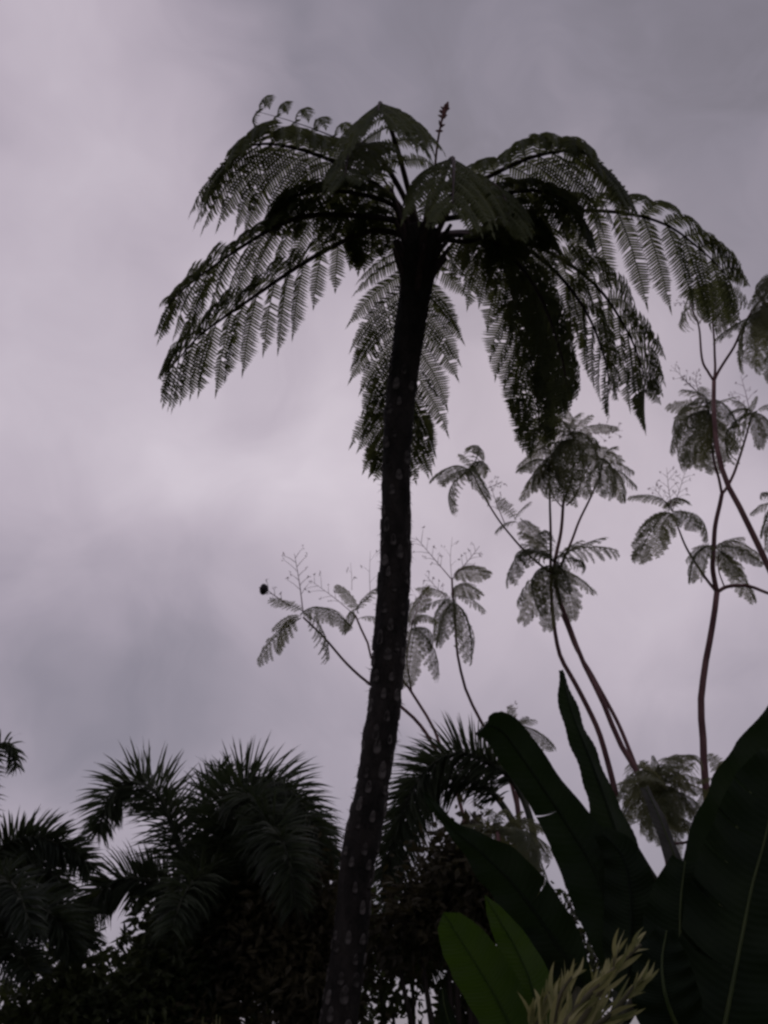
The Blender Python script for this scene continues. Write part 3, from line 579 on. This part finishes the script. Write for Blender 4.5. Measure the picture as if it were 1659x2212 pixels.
shrub('shrub', 'dark shrub at the bottom left corner below the palms', [(20, 2205, 80, 45), (140, 2160, 70, 60), (190, 2200, 90, 50), (310, 2150, 80, 60), (150, 2070, 40, 40)], 8.0, 105, .10, 'broad_leaf', 120, GS)
shrub('shrub', 'dark bushy shrub below the hooked palm fronds', [(350, 2080, 90, 80), (300, 2190, 110, 60), (430, 2150, 100, 90), (420, 2020, 80, 70), (500, 2100, 80, 80), (480, 1990, 70, 60), (400, 2200, 90, 50)], 8.3, 100, .11, 'broad_leaf', 380, GS)
shrub('shrub', 'bronze leaved shrub beside the foot of the tree fern trunk', [(620, 1980, 90, 80), (660, 2090, 90, 90), (560, 2040, 80, 70), (690, 2190, 80, 60), (610, 2120, 70, 50), (470, 2210, 60, 40), (640, 1900, 60, 60), (700, 1990, 50, 80)], 8.0, 100, .10, 'brown_leaf', 640, GS)
shrub('small_tree', 'bronze leaved small tree between fern trunk and bright green leaf', [(975, 1890, 60, 55), (1015, 1860, 70, 65), (900, 1990, 60, 50), (1030, 1930, 80, 80), (960, 1970, 80, 60), (1110, 2000, 70, 80), (850, 2030, 50, 50)], 7.8, 105, .10, 'brown_leaf', 1000, GS)
shrub('shrub', 'loose shrub with sky showing through, low between trunk and green leaf', [(850, 2200, 45, 25), (820, 2130, 30, 50), (1010, 2120, 55, 60), (1030, 2200, 60, 50), (890, 2065, 60, 25)], 8.4, 55, .12, 'broad_leaf', 900, GS)
shrub('shrub', 'small leaved shrub seen through the gap under the banana leaf', [(1235, 1965, 30, 40), (1260, 2040, 50, 50), (1210, 2100, 60, 60), (1290, 2120, 60, 80)], 7.2, 55, .075, 'broad_leaf', 1240, GS)
shrub('small_tree', 'distant dark tree low behind the left palms', [(130, 2130, 70, 50), (320, 2130, 70, 70), (420, 2060, 110, 110), (170, 2195, 150, 45)], 12.5, 50, .16, 'broad_leaf', 200, GS)
shrub('small_tree', 'distant dark tree low behind the fern trunk', [(620, 2030, 110, 90), (740, 2060, 90, 140), (700, 2180, 100, 60), (800, 2000, 60, 70)], 12.0, 50, .16, 'broad_leaf', 700, GS)

# ------------------------------------------------------------------ banana plants
def blade(plant, pts, widths, side=(1, 0, 0), fold=.35, wave=.02, tears=(), mat='banana', name='leaf', n=170, asym=(1, 1), rib=.012, ribmat='banana_rib', label=None, droop_edge=.15, tear=.014):
    c = spline(PX(pts), n); T = np.gradient(c, axis=0); T /= np.linalg.norm(T, axis=1)[:, None]; side = np.asarray(side, float); k = 7
    wx = np.interp(np.linspace(0, 1, n), np.linspace(0, 1, len(widths)), widths); m = MB(); s_ = np.linspace(0, 1, n)
    ph = random.uniform(0, 6)
    for sg, asy in ((1, asym[0]), (-1, asym[1])):
        gap = [tear * random.uniform(.15, 1.0) for _ in range(n)]; cuts = sorted([t for t, q in tears if q == sg]); idx = [0] + [int(t * (n - 1)) for t in cuts] + [n - 1]
        for a, b in zip(idx[:-1], idx[1:]):
            v = []; rows = list(range(a, b + 1))
            for i in rows:
                S_ = nrm(side - T[i] * np.dot(side, T[i])); Nn = np.cross(S_, T[i])
                for j in range(k):
                    r = j / (k - 1); w = wx[i] * asy * r; pull = 0
                    if i == a and a > 0: pull = gap[a] * r ** 2
                    if i == b and b < n - 1: pull = -gap[b] * r ** 2
                    e_ = wave * r * math.sin(s_[i] * 34 + ph + sg) + wave * .8 * r * noise.noise((s_[i] * 9, sg * 3 + ph, r * 2)) + 0.0020 * math.sin(s_[i] * 230 + r * 6)
                    v.append(c[i] + S_ * sg * w * math.cos(fold) + Nn * (w * math.sin(fold) - droop_edge * w * r + e_) + T[i] * (pull - .30 * w * r))
            rn = len(rows); m.add(v, [(i * k + j, i * k + j + 1, (i + 1) * k + j + 1, (i + 1) * k + j) for i in range(rn - 1) for j in range(k - 1)])
    o = m.build(name, mat, plant, base(plant))
    if label: o['label'] = label
    if rib:
        q = MB(); S_ = nrm(np.cross(side, T[n // 2])); q.tube(c, np.linspace(rib, rib * .25, n)[::-1] if False else np.interp(s_, (0, 1), (rib * .25, rib)), 7); q.build('midrib', ribmat, o, base(plant))
    return o
def stem(plant, pts, r0, r1, name='leaf_stalk', mat='banana_stem', ground=False):
    c = PX(pts)
    if ground: c = c + [np.array((base(plant)[0], base(plant)[1], -.05))]
    c = spline(c, 26); m = MB(); m.tube(c, np.linspace(r0, r1, 26), 10); return m.build(name, mat, plant, base(plant))
def banana(px, Y, label):
    p = at(px, 2212, Y); return thing('banana_plant', (p[0], Y, 0), label, 'banana plant', 'banana plants in the foreground')
Y = 5.0
BA = banana(1330, Y, 'banana plant with one drooping torn leaf and one upright leaf')
stem(BA, [(1352, 1950, Y + .1), (1350, 2080, Y + .18), (1342, 2212, Y + .2)], .012, .13, 'stem', ground=True)
blade(BA, [(1032, 1588, Y - .25), (1052, 1568, Y - .2), (1085, 1580, Y - .15), (1120, 1625, Y - .1), (1165, 1690, Y - .05), (1225, 1780, Y), (1285, 1880, Y), (1320, 1985, Y), (1335, 2090, Y)], [.008, .06, .085, .10, .108, .11, .108, .106, .108, .115, .125, .135, .15, .16, .17, .17, .165, .15, .12, .08], (.85, -.2, .62), .22, .016, [(.47, -1)], asym=(1, 1), label='broad drooping leaf with a torn edge', ribmat='banana', tear=.007)
blade(BA, [(1212, 1448, Y + .1), (1236, 1540, Y + .1), (1275, 1640, Y + .1), (1312, 1740, Y + .1), (1345, 1850, Y + .08), (1352, 1960, Y + .04)], [.012, .05, .068, .076, .080, .085, .12, .15, .14, .07], (1, .3, .3), .5, .010, label='narrow upright half rolled leaf', ribmat='banana')
blade(BA, [(1300, 1800, Y - .1), (1345, 1850, Y - .1), (1362, 1930, Y - .1), (1362, 2040, Y - .1), (1355, 2150, Y - .1)], [.04, .10, .13, .14, .14, .08], (1, -.2, .1), .4, .012, ribmat='banana')
stem(BA, [(1378, 1840, Y + .15), (1415, 1900, Y + .15), (1456, 1950, Y + .15), (1420, 2080, Y + .1), (1350, 2200, Y)], .016, .03)
BB = banana(1560, Y - .4, 'large banana plant filling the bottom right corner, pale midrib showing')
Y = 4.6
stem(BB, [(1565, 2090, Y + .12), (1570, 2150, Y + .2), (1560, 2230, Y + .2)], .012, .13, 'stem', ground=True)
blade(BB, [(1690, 1640, Y - .1), (1668, 1740, Y - .1), (1650, 1822, Y - .1), (1625, 1913, Y - .1), (1603, 2022, Y - .1), (1584, 2119, Y - .1), (1562, 2230, Y - .1)], [.10, .19, .23, .25, .265, .27, .26, .2], (1, -.1, .15), .22, .022, [(.18, -1), (.33, -1), (.47, -1), (.62, -1), (.8, -1)], tear=.03, asym=(1, .95), label='wide leaf with pale yellow midrib', rib=.010)
blade(BB, [(1700, 1500, Y + .2), (1660, 1620, Y + .2), (1610, 1740, Y + .2), (1570, 1860, Y + .2), (1555, 1990, Y + .15), (1560, 2120, Y + .1)], [.03, .10, .16, .19, .20, .20, .16, .10], (1, .1, .25), .3, .02, [], tear=.007)
blade(BB, [(1394, 1700, Y + .3), (1420, 1755, Y + .3), (1450, 1830, Y + .3), (1485, 1930, Y + .3), (1520, 2050, Y + .2), (1550, 2160, Y + .1)], [.03, .048, .055, .062, .09, .14, .10], (1, 0, .4), .8, .006, mat='banana_dry', label='greyish rolled leaf', rib=.008)
blade(BB, [(1480, 1860, Y), (1470, 1960, Y), (1475, 2060, Y), (1510, 2170, Y), (1540, 2260, Y)], [.06, .12, .16, .17, .16, .1], (1, -.1, 0), .25, .015)
blade(BB, [(1440, 2010, Y - .3), (1430, 2080, Y - .3), (1440, 2160, Y - .3), (1480, 2260, Y - .25)], [.03, .10, .13, .14, .1], (1, -.3, .1), .2, .015)
BC = banana(1200, 5.4, 'banana plant with a dark arching leaf ending in a grey tip')
Y = 5.4
stem(BC, [(1270, 2150, Y), (1265, 2230, Y)], .07, .10, 'stem', ground=True)
blade(BC, [(916, 1712, Y), (945, 1752, Y), (985, 1795, Y), (1040, 1842, Y), (1100, 1900, Y), (1155, 1970, Y), (1215, 2060, Y), (1265, 2150, Y)], [.010, .03, .045, .09, .135, .15, .155, .15, .12, .06], (.8, -.5, .8), .35, .018, [(.62, 1)], label='dark arching leaf with narrow grey tip', ribmat='banana')
blade(BC, [(1150, 1990, Y + .1), (1190, 2060, Y + .1), (1230, 2130, Y + .1), (1260, 2200, Y + .1)], [.04, .10, .12, .12, .06], (1, -.2, .4), .3, .015)
BD = banana(1110, 4.2, 'young plant with broad bright green leaves low in front')
Y = 4.2
stem(BD, [(1130, 2260, Y), (1130, 2330, Y)], .05, .07, 'stem', ground=True)
blade(BD, [(958, 1972, Y), (985, 2015, Y), (1020, 2070, Y), (1060, 2135, Y), (1095, 2200, Y), (1130, 2270, Y)], [.004, .055, .08, .095, .105, .112, .115, .115, .112, .108, .10, .085], (.85, -.3, .45), .25, .006, mat='banana_young', label='bright green leaf with rounded tip', rib=.007, ribmat='banana_young')
blade(BD, [(1048, 1935, Y + .15), (1080, 1990, Y + .15), (1115, 2050, Y + .15), (1145, 2120, Y + .12), (1160, 2200, Y + .1), (1150, 2280, Y)], [.003, .032, .052, .066, .077, .086, .092, .095, .095, .09, .07], (1, -.1, .4), .35, .008, mat='banana_young', rib=.007, ribmat='banana_young')
blade(BD, [(955, 2135, Y + .2), (962, 2180, Y + .2), (985, 2240, Y + .2), (1060, 2320, Y + .1)], [.012, .03, .04, .045, .03], (1, 0, .2), .4, .005, rib=.006)

# ------------------------------------------------------------------ pale leaved croton in front
Y = 3.4
p0 = at(1230, 2300, Y); CR = thing('croton_shrub', (p0[0], Y, 0), 'pale straw yellow plume of narrow twisted leaves at the bottom edge', 'shrub')
def croton_leaf(b, t, w):
    b, t = np.asarray(b), np.asarray(t); m = MB(); n = 9; d = t - b; L = np.linalg.norm(d); d = d / L; s1 = nrm(np.cross(d, (0.2, 1.0, .1))); s2 = np.cross(d, s1); v = []; tw0 = random.uniform(-.9, .9); tw = random.uniform(-1.3, 1.3); bend = random.uniform(-.12, .12)
    for i in range(n):
        s = i / (n - 1); a = tw0 + tw * s; x = s1 * math.cos(a) + s2 * math.sin(a); h = w * (math.sin(math.pi * min(1, s * .9 + .08)) ** .8) * (1 if s < .98 else .1); p = b + d * L * s + s1 * bend * L * math.sin(math.pi * s)
        v += [p + x * h, p - np.cross(d, x) * h * .3, p - x * h]
    m.add(v, [(i * 3 + j, i * 3 + j + 1, i * 3 + 4 + j, i * 3 + 3 + j) for i in range(n - 1) for j in range(2)]); m.build('leaf', 'croton', CR, base(CR))
shoots = [((1190, 2290), (1230, 2200), (1300, 2120), (1385, 2040)), ((1200, 2290), (1260, 2200), (1310, 2120), (1335, 2050)), ((1180, 2290), (1195, 2210), (1210, 2150), (1235, 2110)), ((1210, 2290), (1270, 2230), (1330, 2180), (1385, 2110)), ((1150, 2290), (1155, 2230), (1170, 2180), (1195, 2130)), ((1230, 2300), (1260, 2240), (1275, 2190), (1285, 2130))]
for q, sh in enumerate(shoots):
    yy = Y + (q - 2) * .05; c2 = spline(np.array(sh, float), 24); c3 = [at(x, y, yy) for x, y in c2]; m = MB(); m.tube([np.array((p0[0], Y, -.05)), (np.array((p0[0], Y, 0)) + c3[0]) / 2] + c3, np.r_[.02, .016, np.linspace(.012, .004, 24)], 6); m.build('stem', 'croton_stem', CR, base(CR))
    for k in range(24):
        i = int(1 + 22 * k / 24); x, y = c2[i]; tx, ty = c2[min(23, i + 3)] - c2[max(0, i - 3)]; a = math.atan2(-ty, tx) + random.uniform(-.42, .42); L = random.uniform(75, 140) * (1 - .45 * k / 24)
        croton_leaf(at(x, y, yy), at(x + L * math.cos(a), y - L * math.sin(a), yy + random.uniform(-.08, .08)), random.uniform(.005, .0085))

# ------------------------------------------------------------------ grass tips at the bottom edge
for (gx, lab, nb) in ((335, 'tuft of pale grass whose tips poke up at the bottom left', 9), (452, 'tuft of pale grass poking up at the bottom, right of the other tuft', 8)):
    Yg = 3.0; p = at(gx, 2212, Yg); t = thing('grass_tuft', (p[0], Yg, 0), lab, 'grass', 'grass tufts at the bottom edge')
    for q in range(nb):
        tip = at(gx + random.uniform(-25, 25), 2190 + abs(random.gauss(0, 30)), Yg + random.uniform(-.1, .1)); b = np.array((p[0] + random.uniform(-.04, .04), Yg + random.uniform(-.04, .04), -.02))
        c = spline([b, (b + tip) / 2 + np.random.uniform(-.03, .03, 3), tip], 12); m = MB(); v = []; sd = nrm(np.array((1, random.uniform(-.6, .6), 0)))
        for i in range(12):
            w = .009 * (1 - (i / 11) ** 2) + .0008; v += [c[i] + sd * w, c[i] - sd * w + (0, .001, 0)]
        m.add(v, [(2 * i, 2 * i + 1, 2 * i + 3, 2 * i + 2) for i in range(11)]); m.build('blade', 'grass', t, base(t))
